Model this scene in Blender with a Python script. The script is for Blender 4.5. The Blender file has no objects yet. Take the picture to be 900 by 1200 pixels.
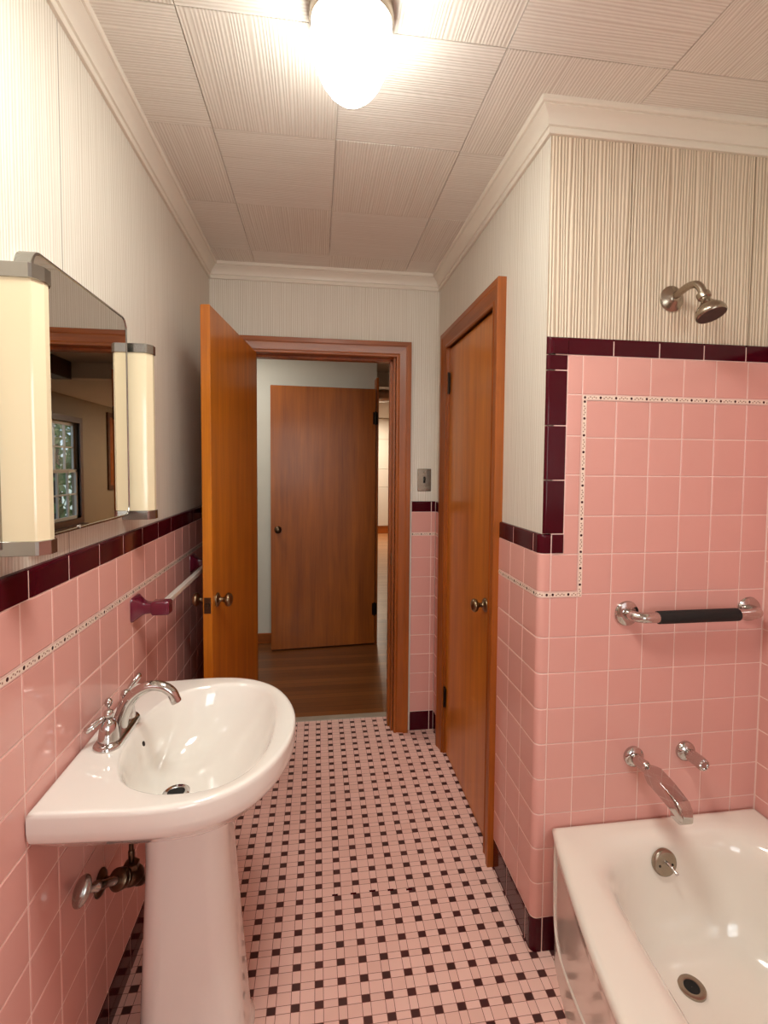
import bpy, bmesh, math, random
from mathutils import Vector, Matrix
random.seed(7)
COL = bpy.context.scene.collection
PI = math.pi

# ------------------------------------------------------------------ colours
def lin(r, g, b):
    f = lambda c: (c/255/12.92) if c/255 <= .04045 else ((c/255+.055)/1.055)**2.4
    return (f(r), f(g), f(b), 1)

# ------------------------------------------------------------------ node helpers
class NT:
    def __init__(s, name):
        s.m = bpy.data.materials.new(name); s.m.use_nodes = True
        s.t = s.m.node_tree; s.n = s.t.nodes; s.l = s.t.links
        s.b = s.n['Principled BSDF']
    def node(s, ty, **kw):
        n = s.n.new(ty)
        for k, v in kw.items(): setattr(n, k, v)
        return n
    def link(s, a, b): s.l.new(a, b)
    def val(s, sock, v):
        if hasattr(v, 'links') or isinstance(v, bpy.types.NodeSocket): s.l.new(v, sock)
        else: sock.default_value = v
    def math(s, op, a, b=0.0, c=None):
        n = s.node('ShaderNodeMath', operation=op)
        s.val(n.inputs[0], a); s.val(n.inputs[1], b)
        if c is not None: s.val(n.inputs[2], c)
        return n.outputs[0]
    def mix(s, f, a, b):
        n = s.node('ShaderNodeMix', data_type='RGBA')
        s.val(n.inputs[0], f); s.val(n.inputs[6], a); s.val(n.inputs[7], b)
        return n.outputs[2]
    def pos(s):
        n = s.node('ShaderNodeNewGeometry'); x = s.node('ShaderNodeSeparateXYZ')
        s.link(n.outputs['Position'], x.inputs[0]); return x.outputs
    def objc(s):
        n = s.node('ShaderNodeTexCoord'); return n.outputs['Object']
    def comb(s, x, y, z):
        n = s.node('ShaderNodeCombineXYZ')
        for i, v in enumerate((x, y, z)): s.val(n.inputs[i], v)
        return n.outputs[0]
    def noise(s, vec, scale=5, detail=2, rough=.5, dim='3D'):
        n = s.node('ShaderNodeTexNoise', noise_dimensions=dim)
        s.link(vec, n.inputs['Vector']); n.inputs['Scale'].default_value = scale
        n.inputs['Detail'].default_value = detail; n.inputs['Roughness'].default_value = rough
        return n.outputs[0]
    def ramp(s, f, stops):
        n = s.node('ShaderNodeValToRGB'); e = n.color_ramp.elements
        e[0].position, e[0].color = stops[0]; e[1].position, e[1].color = stops[-1]
        for p, c in stops[1:-1]:
            q = e.new(p); q.color = c
        s.val(n.inputs[0], f); return n.outputs[0]
    def bump(s, h, strength=.3, dist=.002):
        n = s.node('ShaderNodeBump'); n.inputs['Strength'].default_value = strength
        n.inputs['Distance'].default_value = dist
        s.link(h, n.inputs['Height']); s.link(n.outputs[0], s.b.inputs['Normal']); return n
    def set(s, **kw):
        for k, v in kw.items(): s.val(s.b.inputs[k.replace('_', ' ')], v)
        return s

def simple(name, col, rough=.5, metal=0.0, coat=0.0, var=0.0, spec=.5, bumpscale=0, bumpd=.0005):
    t = NT(name)
    t.set(Base_Color=col, Roughness=rough, Metallic=metal, Coat_Weight=coat)
    t.b.inputs['Specular IOR Level'].default_value = spec
    t.b.inputs['Coat Roughness'].default_value = .05
    if var:
        n = t.noise(t.objc(), 9, 3)
        d = tuple(c*(1-var) for c in col[:3])+(1,)
        t.link(t.mix(n, d, col), t.b.inputs['Base Color'])
    if bumpscale:
        t.bump(t.noise(t.objc(), bumpscale, 2), .4, bumpd)
    return t.m

def ribbed(name, axis, light, dark, pitch=.0095, dist=.004, strength=.8, seam=None, per=.405):
    """painted string / reed texture: irregular ridges running at right angles to `axis`"""
    t = NT(name); p = t.pos()
    a = {'x': p[0], 'y': p[1]}[axis]
    o = [q for k, q in zip('xyz', p) if k != axis]
    wob = t.noise(t.comb(t.math('MULTIPLY', a, 30), t.math('MULTIPLY', o[0], 1.2), t.math('MULTIPLY', o[1], 1.2)), 1.0, 2)
    aw = t.math('ADD', a, t.math('MULTIPLY', wob, .022))
    sn = t.math('MULTIPLY_ADD', t.math('SINE', t.math('MULTIPLY', aw, 2*PI/pitch)), .5, .5)
    v = t.comb(aw, t.math('MULTIPLY', o[0], .006), t.math('MULTIPLY', o[1], .006))
    n1 = t.noise(v, 190, 1, .4)
    n2 = t.noise(t.comb(t.math('MULTIPLY', a, 60), t.math('MULTIPLY', o[0], 4), t.math('MULTIPLY', o[1], 4)), 1, 2)
    h = t.math('ADD', t.math('MULTIPLY', sn, .62), t.math('ADD', t.math('MULTIPLY', n1, .42), t.math('MULTIPLY', n2, .14)))
    f = t.ramp(h, [(.22, (0, 0, 0, 1)), (.78, (1, 1, 1, 1))])
    broad = t.noise(t.comb(a, t.math('MULTIPLY', o[0], .25), t.math('MULTIPLY', o[1], .25)), 7, 2)
    c0 = t.mix(f, dark, light)
    l2 = tuple(c*.88 for c in light[:3])+(1,)
    c1 = t.mix(t.math('MULTIPLY', broad, .45), c0, l2)
    if seam is not None:
        sf = t.math('FRACT', t.math('DIVIDE', t.math('ADD', a, 10*per-seam), per))
        c1 = t.mix(t.math('LESS_THAN', sf, .0032/per), c1, tuple(c*.55 for c in dark[:3])+(1,))
    t.link(c1, t.b.inputs['Base Color'])
    t.set(Roughness=.5); t.b.inputs['Specular IOR Level'].default_value = .35
    t.bump(h, strength, dist)
    return t.m

def wood(name, c1, c2, axis='z', rough=.32, coat=.25, scale=1.0):
    t = NT(name)
    s = t.node('ShaderNodeSeparateXYZ'); t.link(t.objc(), s.inputs[0]); q = list(s.outputs)
    k = {'x': 0, 'y': 1, 'z': 2}[axis]
    v = [t.math('MULTIPLY', c, (0.55 if i == k else 9)*scale) for i, c in enumerate(q)]
    g = t.noise(t.comb(*v), 2.2, 4, .6)
    v2 = [t.math('MULTIPLY', c, (3 if i == k else 170)*scale) for i, c in enumerate(q)]
    fine = t.noise(t.comb(*v2), 1, 2, .6)
    v3 = [t.math('MULTIPLY', c, (.8 if i == k else 3)) for i, c in enumerate(q)]
    mot = t.noise(t.comb(*v3), 1.6, 3, .6)
    f = t.math('ADD', t.math('MULTIPLY', g, .5), t.math('ADD', t.math('MULTIPLY', fine, .2), t.math('MULTIPLY', mot, .35)))
    t.link(t.ramp(f, [(.35, c2), (.68, c1)]), t.b.inputs['Base Color'])
    t.set(Roughness=rough, Coat_Weight=coat); t.b.inputs['Coat Roughness'].default_value = .18
    t.bump(fine, .08, .0006)
    return t.m

PINK = lin(224, 164, 154)
M = {}
M['pink'] = None
def tile_mat(name, c, rough=.12, var=.025):
    t = NT(name); n = t.node('ShaderNodeNewGeometry')
    rnd = n.outputs['Random Per Island']
    a = tuple(x*(1+var) for x in c[:3])+(1,); b = tuple(x*(1-var) for x in c[:3])+(1,)
    big = t.noise(t.objc(), 60, 2)
    c0 = t.mix(rnd, a, b)
    t.link(t.mix(t.math('MULTIPLY', big, .25), c0, b), t.b.inputs['Base Color'])
    t.set(Roughness=rough); t.b.inputs['Specular IOR Level'].default_value = .42
    t.bump(t.noise(t.objc(), 14, 1), .12, .002)
    return t.m
M['pink'] = tile_mat('pink_glazed_tile', PINK, .13)
M['maroon'] = tile_mat('maroon_glazed_tile', lin(70, 9, 22), .10, .10)
M['maroon'].node_tree.nodes['Principled BSDF'].inputs['Specular IOR Level'].default_value = .22
M['grout'] = simple('pink_grout', lin(246, 212, 202), .85, var=.06)
M['paper_left'] = ribbed('reed_wallpaper_left', 'y', lin(232, 224, 212), lin(204, 190, 172), .0098, .0012, .5, 1.17, 1.9)
M['paper_back'] = ribbed('reed_wallpaper_back', 'x', lin(238, 230, 218), lin(214, 200, 182), .0100, .0015, .5)
M['paper_shower'] = ribbed('reed_wallpaper_shower', 'x', lin(234, 216, 194), lin(170, 144, 118), .0105, .0035, .85, .24)
M['paper_plain'] = simple('cream_plaster', lin(226, 214, 196), .6)
M['ceil_x'] = ribbed('reed_ceiling_y', 'y', lin(246, 240, 232), lin(220, 209, 197), .0088, .0016, .55)
M['ceil_y'] = ribbed('reed_ceiling_x', 'x', lin(245, 238, 229), lin(216, 204, 191), .0088, .0016, .55)
M['white_paint'] = simple('cream_gloss_paint', lin(236, 226, 212), .35, var=.04)
M['hall_paint'] = simple('hall_wall_paint', lin(214, 208, 196), .6, var=.05)
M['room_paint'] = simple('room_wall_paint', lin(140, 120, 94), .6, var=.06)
M['panel_white'] = simple('white_panel_paint', lin(236, 226, 210), .4, var=.03)
M['porcelain'] = simple('white_porcelain', lin(240, 232, 224), .08, coat=.6)
M['enamel'] = simple('white_enamel', lin(238, 228, 216), .14, coat=.5)
M['chrome'] = simple('polished_chrome', lin(200, 196, 193), .07, 1.0)
M['nickel'] = simple('brushed_nickel', lin(168, 154, 138), .25, 1.0, var=.2)
M['steel'] = simple('worn_steel', lin(176, 172, 166), .22, 1.0, var=.25)
M['bronze'] = simple('aged_brass', lin(150, 128, 100), .28, 1.0, var=.3)
M['dark_bronze'] = simple('tarnished_brass', lin(104, 84, 66), .3, 1.0, var=.35)
M['black_iron'] = simple('dark_hinge_metal', lin(52, 40, 32), .4, .8, var=.2)
M['rubber'] = simple('black_foam_grip', lin(16, 15, 15), .7, bumpscale=400)
M['hole'] = simple('dark_opening', lin(14, 12, 11), .8)
M['mirror'] = simple('mirror_silver', (.80, .79, .76, 1), .012, 1.0)
M['opal'] = simple('cream_opal_glass', lin(222, 204, 170), .18, coat=.4, var=.02)
M['opal'].node_tree.nodes['Principled BSDF'].inputs['Emission Color'].default_value = (1, .86, .6, 1)
M['opal'].node_tree.nodes['Principled BSDF'].inputs['Emission Strength'].default_value = .04
M['maroon_ceramic'] = simple('maroon_ceramic', lin(100, 22, 44), .15, coat=.4)
M['bar_clear'] = simple('pale_plastic_bar', lin(214, 208, 200), .15, coat=.4)
M['marble'] = simple('grey_marble', lin(176, 160, 142), .3, var=.3)
M['door'] = wood('orange_veneer', lin(214, 128, 30), lin(160, 82, 10), 'z')
M['door_hall'] = wood('orange_veneer_dimmed', lin(182, 98, 24), lin(128, 62, 10), 'z', .4, .15)  # door veneer made darker; the dim hall light is put into its colour
M['casing'] = wood('stained_casing_upright', lin(180, 94, 20), lin(118, 54, 7), 'z', .4, .1)
M['casing_x'] = wood('stained_casing_level', lin(180, 94, 20), lin(118, 54, 7), 'x', .4, .1)
M['casing_y'] = wood('stained_casing_depth', lin(180, 94, 20), lin(118, 54, 7), 'y', .4, .1)
M['dark_wood'] = wood('dark_stained_wood', lin(96, 52, 24), lin(56, 28, 12), 'y', .45, .1)
M['curtain'] = simple('window_sash_paint', lin(206, 198, 184), .5)
M['leaf'] = simple('green_foliage', lin(128, 160, 96), .6, var=.4)
M['bark'] = simple('brown_bark', lin(70, 52, 40), .8)
M['earth'] = simple('garden_ground', lin(96, 104, 70), .9, var=.3)

def floor_tile_mat():
    t = NT('pink_maroon_mosaic'); p = t.pos()
    PX, PY, X0, Y0, W = .0652, .0545, 1.135-.0121, 1.346-.0102, .37
    def cell(c, o, per):
        q = t.math('DIVIDE', t.math('SUBTRACT', c, o), per)
        f = t.math('FRACT', t.math('ADD', q, 100.0)); i = t.math('FLOOR', q)
        return f, i
    fx, ix = cell(p[0], X0, PX); fy, iy = cell(p[1], Y0, PY)
    nx = t.math('LESS_THAN', fx, W); ny = t.math('LESS_THAN', fy, W)
    dot = t.math('MULTIPLY', nx, ny)
    def line(f, w):
        d0 = t.math('MINIMUM', f, t.math('SUBTRACT', 1.0, f))
        d1 = t.math('ABSOLUTE', t.math('SUBTRACT', f, W))
        return t.math('LESS_THAN', t.math('MINIMUM', d0, d1), w)
    gr = t.math('MAXIMUM', line(fx, .012), line(fy, .013))
    wn = t.node('ShaderNodeTexWhiteNoise', noise_dimensions='3D')
    t.link(t.comb(t.math('ADD', ix, t.math('MULTIPLY', nx, .5)), t.math('ADD', iy, t.math('MULTIPLY', ny, .5)), 0.0), wn.inputs[0])
    r = wn.outputs[0]
    pk = t.mix(r, lin(246, 202, 190), lin(238, 192, 179))
    dk = t.mix(r, lin(60, 9, 16), lin(42, 6, 11))
    c = t.mix(gr, t.mix(dot, pk, dk), lin(140, 72, 60))
    st = t.noise(t.comb(p[0], p[1], p[2]), 2.5, 3)
    c = t.mix(t.math('MULTIPLY', st, .12), c, lin(230, 180, 166))
    t.link(c, t.b.inputs['Base Color'])
    t.set(Roughness=.42); t.b.inputs['Specular IOR Level'].default_value = .3; t.bump(t.math('SUBTRACT', 1.0, gr), .3, .0008)
    return t.m
M['mosaic'] = floor_tile_mat()

def listello_mat():
    """narrow ivory strip with maroon dots and small brown flecks; uses UV: u along in metres, v across 0..1"""
    t = NT('dotted_listello'); uv = t.node('ShaderNodeUVMap')
    s = t.node('ShaderNodeSeparateXYZ'); t.link(uv.outputs[0], s.inputs[0]); u, v = s.outputs[0], s.outputs[1]
    per = .0495
    f = t.math('FRACT', t.math('DIVIDE', u, per))
    def blob(cu, cv, ru, rv):
        a = t.math('POWER', t.math('DIVIDE', t.math('SUBTRACT', f, cu), ru/per), 2)
        b = t.math('POWER', t.math('DIVIDE', t.math('SUBTRACT', v, cv), rv), 2)
        return t.math('LESS_THAN', t.math('ADD', a, b), 1.0)
    big = blob(.15, .5, .0038, .27)
    fl = blob(.38, .38, .0022, .13)
    for a in ((.5, .62, .0026, .12), (.62, .4, .0018, .14), (.74, .6, .0026, .12), (.87, .45, .002, .16)):
        fl = t.math('MAXIMUM', fl, blob(*a))
    edge = t.math('GREATER_THAN', t.math('ABSOLUTE', t.math('SUBTRACT', v, .5)), .42)
    c = t.mix(fl, lin(240, 216, 200), lin(156, 112, 100))
    c = t.mix(big, c, lin(60, 18, 26))
    c = t.mix(edge, c, lin(224, 178, 168))
    t.link(c, t.b.inputs['Base Color']); t.set(Roughness=.2)
    return t.m
M['listello'] = listello_mat()

def plank_mat(name, along, c1, c2, width=.057):
    t = NT(name); p = t.pos()
    a, b = (p[0], p[1]) if along == 'x' else (p[1], p[0])
    q = t.math('DIVIDE', b, width); i = t.math('FLOOR', q); f = t.math('FRACT', t.math('ADD', q, 50.0))
    wn = t.node('ShaderNodeTexWhiteNoise', noise_dimensions='1D'); t.link(i, wn.inputs['W'])
    g = t.noise(t.comb(t.math('MULTIPLY', a, 2.5), t.math('MULTIPLY', b, 60), t.math('MULTIPLY', i, 3.1)), 1.0, 3)
    k = t.math('ADD', t.math('MULTIPLY', wn.outputs[0], .5), t.math('MULTIPLY', g, .5))
    gap = t.math('LESS_THAN', f, .035)
    c = t.mix(gap, t.mix(k, c2, c1), lin(40, 20, 10))
    t.link(c, t.b.inputs['Base Color']); t.set(Roughness=.3, Coat_Weight=.2)
    return t.m
M['hall_floor'] = plank_mat('hall_floorboards', 'x', lin(142, 84, 40), lin(92, 48, 18))
M['room_floor'] = plank_mat('room_floorboards', 'x', lin(206, 152, 106), lin(170, 116, 72))

def emit(name, col, strength):
    t = NT(name); t.set(Base_Color=col, Roughness=.3)
    t.b.inputs['Emission Color'].default_value = col; t.b.inputs['Emission Strength'].default_value = strength
    return t.m
M['globe'] = emit('lit_opal_globe', (.98, 1, .92, 1), 10)
M['bulb'] = emit('lit_bulb', (1, .86, .68, 1), 40)

def glass_mat():
    t = NT('window_glass'); out = t.n['Material Output']
    tr = t.node('ShaderNodeBsdfTransparent'); gl = t.node('ShaderNodeBsdfGlossy'); gl.inputs['Roughness'].default_value = .02
    mx = t.node('ShaderNodeMixShader'); mx.inputs[0].default_value = .07
    t.link(tr.outputs[0], mx.inputs[1]); t.link(gl.outputs[0], mx.inputs[2]); t.link(mx.outputs[0], out.inputs[0])
    return t.m
M['glass'] = glass_mat()

# ------------------------------------------------------------------ mesh helpers
def obj(name, bm, mat, parent=None, smooth=None, loc=None):
    me = bpy.data.meshes.new(name)
    bmesh.ops.recalc_face_normals(bm, faces=bm.faces[:])
    bm.to_mesh(me); bm.free()
    for m in (mat if isinstance(mat, (list, tuple)) else [mat]): me.materials.append(m)
    if smooth is not None:
        me.polygons.foreach_set('use_smooth', [True]*len(me.polygons))
        me.set_sharp_from_angle(angle=math.radians(smooth))
    o = bpy.data.objects.new(name, me); COL.objects.link(o)
    if name.split('_')[0] in ('wall', 'cap', 'baseboard', 'door', 'trim', 'latch', 'basin') and smooth is not None:
        wn = o.modifiers.new('weighted_normals', 'WEIGHTED_NORMAL'); wn.keep_sharp = True; wn.weight = 100; wn.mode = 'FACE_AREA'
    if parent is not None:
        o.parent = parent
        o.matrix_parent_inverse = Matrix.Translation(parent.location).inverted() if parent.parent is None else \
            Matrix.Translation(parent.parent.location).inverted()
        if parent.parent is None and parent.type == 'MESH' : o.matrix_parent_inverse = Matrix.Identity(4)
        if parent.parent is not None: o.matrix_parent_inverse = Matrix.Identity(4)
    return o
def struct(name, bm, mat, label, cat, smooth=None):
    o = obj(name, bm, mat, None, smooth); o['kind'] = 'structure'; o['label'] = label; o['category'] = cat
    return o
def thing(name, label, cat, loc, group=None):
    o = bpy.data.objects.new(name, None); COL.objects.link(o)
    o.empty_display_size = .05; o.location = loc
    o['label'] = label; o['category'] = cat
    if group: o['group'] = group
    return o
def BM(): return bmesh.new()

def box(bm, x0, x1, y0, y1, z0, z1, bev=0, seg=2):
    v = [bm.verts.new((x, y, z)) for x in (x0, x1) for y in (y0, y1) for z in (z0, z1)]
    fs = [(0, 1, 3, 2), (4, 6, 7, 5), (0, 4, 5, 1), (2, 3, 7, 6), (0, 2, 6, 4), (1, 5, 7, 3)]
    faces = [bm.faces.new([v[i] for i in f]) for f in fs]
    if bev:
        es = list({e for f in faces for e in f.edges})
        bmesh.ops.bevel(bm, geom=es, offset=bev, segments=seg, profile=.5, affect='EDGES')
    return v
def loft(bm, rings, cap0=True, cap1=True, closed=True):
    vs = [[bm.verts.new(p) for p in r] for r in rings]
    n = len(rings[0])
    for a, b in zip(vs, vs[1:]):
        for i in range(n if closed else n-1):
            j = (i+1) % n
            bm.faces.new((a[i], a[j], b[j], b[i]))
    if cap0: bm.faces.new(vs[0][::-1])
    if cap1: bm.faces.new(vs[-1])
    return vs
def frame(d):
    d = Vector(d).normalized()
    a = Vector((0, 0, 1)) if abs(d.z) < .9 else Vector((1, 0, 0))
    u = d.cross(a).normalized(); return u, d.cross(u).normalized(), d
def lathe(bm, prof, origin, axis=(0, 0, 1), n=32, cap0=True, cap1=True):
    """prof: [(radius, distance along axis)]"""
    u, w, d = frame(axis); o = Vector(origin)
    loft(bm, [[o+d*h+(u*math.cos(2*PI*k/n)+w*math.sin(2*PI*k/n))*max(r, 1e-4) for k in range(n)] for r, h in prof], cap0, cap1)
def tube(bm, pts, rad, n=16, cap=True):
    """sweep a circle along pts (radius may be a list)"""
    P = [Vector(p) for p in pts]; rings = []; u = None
    for i, p in enumerate(P):
        d = (P[min(i+1, len(P)-1)]-P[max(i-1, 0)]).normalized()
        if u is None: u, w, _ = frame(d)
        else:
            u = (u-d*u.dot(d)).normalized()
        w = d.cross(u)
        r = rad[i] if isinstance(rad, (list, tuple)) else rad
        rings.append([p+(u*math.cos(2*PI*k/n)+w*math.sin(2*PI*k/n))*r for k in range(n)])
    loft(bm, rings, cap, cap)
def spline(pts, k=8):
    P = [Vector(p) for p in pts]; out = []
    for i in range(len(P)-1):
        a, b, c, d = P[max(i-1, 0)], P[i], P[i+1], P[min(i+2, len(P)-1)]
        for j in range(k):
            t = j/k
            out.append(.5*((2*b)+(c-a)*t+(2*a-5*b+4*c-d)*t*t+(3*b-a-3*c+d)*t**3))
    out.append(P[-1]); return out
def rrect(cx, cy, hx, hy, r, n=6, e=None):
    """rounded rectangle outline, ccw, 4*(n+1) points"""
    o = []
    for sx, sy, a0 in ((1, 1, 0), (-1, 1, 90), (-1, -1, 180), (1, -1, 270)):
        for k in range(n+1):
            a = math.radians(a0+90*k/n)
            o.append((cx+sx*(hx-r)+r*math.cos(a), cy+sy*(hy-r)+r*math.sin(a)))
    return o
def sweep2d(bm, path, prof, place, closed=True):
    """mitred sweep. path: 2-D polyline; prof: [(outward offset, depth)]; place(p2, depth)->3-D. outward = right-hand side"""
    n = len(path); rings = []
    for i in range(n):
        p = Vector(path[i]).to_2d()
        a = (p-Vector(path[i-1]).to_2d()) if (closed or i > 0) else None
        b = (Vector(path[(i+1) % n]).to_2d()-p) if (closed or i < n-1) else None
        if a is None: a = b
        if b is None: b = a
        a = a.normalized(); b = b.normalized()
        na, nb = Vector((a.y, -a.x)), Vector((b.y, -b.x))
        m = (na+nb); m = m/max(m.dot(na), 1e-6)
        rings.append([place(p+m*o, d) for o, d in prof])
    vs = [[bm.verts.new(q) for q in r] for r in rings]
    k = len(prof)
    for i in range(n if closed else n-1):
        A, B = vs[i], vs[(i+1) % n]
        for j in range(k):
            bm.faces.new((A[j], A[(j+1) % k], B[(j+1) % k], B[j]))
    if not closed:
        bm.faces.new(vs[0]); bm.faces.new(vs[-1][::-1])

# ------------------------------------------------------------------ room measures
XR, YS, YB, XC = 1.192, 1.352, 2.632, 1.946      # tile faces: right, shower, back, alcove side
T = .010                                          # tile thickness
ZC = 2.515                                        # ceiling
ZCAP, ZPK, ZB = 1.294, 1.236, .1105
YR = -2.4                                         # rear of the room, behind the camera
ROWS = [ZB, .2195, .3285, .4375, .5465, .6555, .7645, .8735, .9825, 1.1045]
LZ0, LZ1 = 1.1045, 1.121

# ---- walls
def wall_boxes(name, boxes, mats, label, pick=None):
    bm = BM()
    for b in boxes: box(bm, *b)
    return struct(name, bm, mats, label, 'wall')
wl = wall_boxes('wall_left', [(-.13, -T, YR-.1, YB+T, 0, ZC)], M['paper_left'], 'long left wall with cream ribbed paper above pink tile, behind sink and mirror')
DX0, DX1, DZ = .205, .952, 2.078                   # bathroom door opening
wb = wall_boxes('wall_back', [(-.9, DX0-.01, YB+T, YB+.165, 0, 2.7), (DX1+.01, 1.45, YB+T, YB+.165, 0, 2.7), (DX0-.01, DX1+.01, YB+T, YB+.165, DZ+.01, 2.7)],
                M['paper_back'], 'end wall with cream ribbed paper around the open doorway to the hall')
CY0, CY1, CZ = 1.762, 2.400, 2.085                 # closet door opening
wr = wall_boxes('wall_right', [(XR+T, XR+.13, YS+T+.1, CY0-.01, 0, ZC), (XR+T, XR+.13, CY1+.01, YB+T, 0, ZC), (XR+T, XR+.13, CY0-.01, CY1+.01, CZ+.01, ZC)],
                M['paper_left'], 'short right wall with cream ribbed paper around the closed brown door')
ws = wall_boxes('wall_shower', [(XR+T, XC+.13, YS+T, YS+T+.1, 0, ZC)], [M['paper_shower'], M['paper_left']],
                'wall at the tub end with coarse ribbed paper above tall pink tile')
for p_ in ws.data.polygons:
    if abs(p_.normal.x) > .9: p_.material_index = 1
wt = wall_boxes('wall_tub', [(XC+T, XC+.13, YR-.1, YS+T, 0, ZC)], M['paper_left'], 'long wall along the far side of the bathtub')

# ---- tile courses
def prof_flat(a, b, e=.0022, g=.0015, d=.0016):
    return [(a+g, -T), (a+g, -d), (a+g+e, 0), (b-g-e, 0), (b-g, -d), (b-g, -T)]
def prof_cap(a, b, r=.019, up=.007, g=.0012):
    """bullnose: rounded towards b"""
    p = [(a+g, -T), (a+g, up-.002), (a+g+.002, up)]
    for k in range(7):
        t = k/6*PI/2
        p.append((b-r+r*math.sin(t), up-(T+up)*(1-math.cos(t))))
    return p
def tile(bm, sp, zp, mp, split=None):
    """sp / zp: [(coordinate, relief)] profiles; mp(s, z, relief) -> 3-D"""
    if split:
        q = []
        for (a, ha), (b, hb) in zip(sp, sp[1:]):
            q.append((a, ha))
            for s in split:
                if a+1e-5 < s < b-1e-5: q.append((s, ha+(hb-ha)*(s-a)/(b-a)))
        sp = q+[sp[-1]]
    g = [[bm.verts.new(mp(s, z, min(hs, hz))) for z, hz in zp] for s, hs in sp]
    for i in range(len(sp)-1):
        for j in range(len(zp)-1):
            bm.faces.new((g[i][j], g[i+1][j], g[i+1][j+1], g[i][j+1]))
def strip(bm, uvl, pts, mp, v0, v1, u0=0.0, vert=False):
    """listello strip along pts; mp(s, z, relief)"""
    u = u0
    for a, b in zip(pts, pts[1:]):
        c = [(a, v0), (b, v0), (b, v1), (a, v1)]
        f = bm.faces.new([bm.verts.new(mp(*( (q, s) if vert else (s, q)), .0004)) for s, q in c])
        for lp, (s, q) in zip(f.loops, c):
            lp[uvl].uv = (u+(s-a), (q-v0)/(v1-v0))
        u += b-a
def map_left(s, z, h): return (h, s, z)
def map_back(s, z, h): return (s, YB-h, z)
def map_tub(s, z, h): return (XC-h, s, z)
def map_shower(s, z, h): return (s, YS-h, z)
RB = .020
def map_corner(s, z, h):
    """s<0 along the right wall (s = YS-y... negative is deeper), s>0 along the shower wall, quarter round at the corner"""
    L = RB*PI/2
    if s <= -L/2: return (XR-h, YS+RB-(s+L/2), z)
    if s >= L/2: return (XR+RB+(s-L/2), YS-h, z)
    a = (s+L/2)/L*PI/2
    return (XR+RB-(RB+h)*math.cos(a), YS+RB-(RB+h)*math.sin(a), z)
LC = RB*PI/2
def s_of_y(y): return -(y-YS-RB)-LC/2
def s_of_x(x): return x-XR-RB+LC/2
ARC = [-LC/2+LC*k/6 for k in range(7)]

def joints(first, pitch, lo, hi):
    j = [lo]; k = first
    while k > lo+.02: k -= pitch
    while k <= lo+.012: k += pitch
    while k < hi-.012: j.append(k); k += pitch
    return j+[hi]
def course(parent, mp, cols, caps, rows=None, cap=True, base=True, lis=True, bases=None, split=None, tag=''):
    rows = rows or ROWS
    bm = BM()
    zz = list(zip(rows, rows[1:]))+([(LZ1, ZPK)] if lis else [])
    for a, b in zip(cols, cols[1:]):
        for z0, z1 in zz:
            tile(bm, prof_flat(a, b), prof_flat(z0, z1), mp, split)
    obj('wall_tile', bm, M['pink'], parent, 60)
    bm = BM()
    z1 = ZCAP-.004 if cap else rows[-1]
    ss = sorted(set([cols[0], cols[-1]]+[s for s in (split or []) if cols[0] < s < cols[-1]]))
    for a, b in zip(ss, ss[1:]):
        bm.faces.new([bm.verts.new(mp(s, z, -.0014)) for s, z in ((a, 0), (b, 0), (b, z1), (a, z1))])
    obj('grout', bm, M['grout'], parent, 50)
    if cap:
        bm = BM()
        for a, b in zip(caps, caps[1:]): tile(bm, prof_flat(a, b), prof_cap(ZPK, ZCAP), mp, split)
        obj('cap_tile', bm, M['maroon'], parent, 40)
    if lis:
        bm = BM(); uvl = bm.loops.layers.uv.new('UVMap')
        strip(bm, uvl, ss, mp, LZ0+.0006, LZ1-.0006)
        obj('dotted_border', bm, M['listello'], parent)
    if base:
        bm = BM(); bb = bases or caps
        for a, b in zip(bb, bb[1:]): tile(bm, prof_flat(a, b), prof_cap(.0, ZB, .008, .002), mp, split)
        return bm
    return None
# left wall
b = course(wl, map_left, joints(.9678, .1088, YR, YB), joints(.9976, .1523, YR, YB))
struct('baseboard_left', b, M['maroon'], 'maroon tile base along the foot of the left wall', 'baseboard', 40)
# back wall: piece right of the door casing, and a piece hidden behind the open door
b = course(wb, map_back, [1.056, 1.168, XR], [1.056, 1.168, XR])
struct('baseboard_back', b, M['maroon'], 'short maroon tile base right of the hall doorway', 'baseboard', 40)
b = course(wb, map_back, [0.0, .105], [0.0, .105])
struct('baseboard_back_left', b, M['maroon'], 'short maroon tile base in the corner behind the open door', 'baseboard', 40)
# right wall far end
mpR = lambda s, z, h: (XR-h, s, z)
b = course(wr, mpR, [2.474, 2.50, YB], [2.474, YB])
struct('baseboard_right_far', b, M['maroon'], 'short maroon tile base between closet door and end wall', 'baseboard', 40)
# right wall near end, turning the rounded corner onto the shower wall
sx0, sxe = s_of_y(1.690), s_of_x(1.228)
cols = [sx0, s_of_y(1.573), s_of_y(1.463), sxe]
caps = [sx0, s_of_y(1.552), s_of_y(1.400), sxe]
b = course(wr, map_corner, cols, caps, split=ARC)
for a, c in ((sxe, s_of_x(1.300)),): tile(b, prof_flat(a, c), prof_cap(0, ZB, .008, .002), map_corner)
struct('baseboard_right', b, M['maroon'], 'maroon tile base turning the corner beside the bathtub', 'baseboard', 40)

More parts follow.
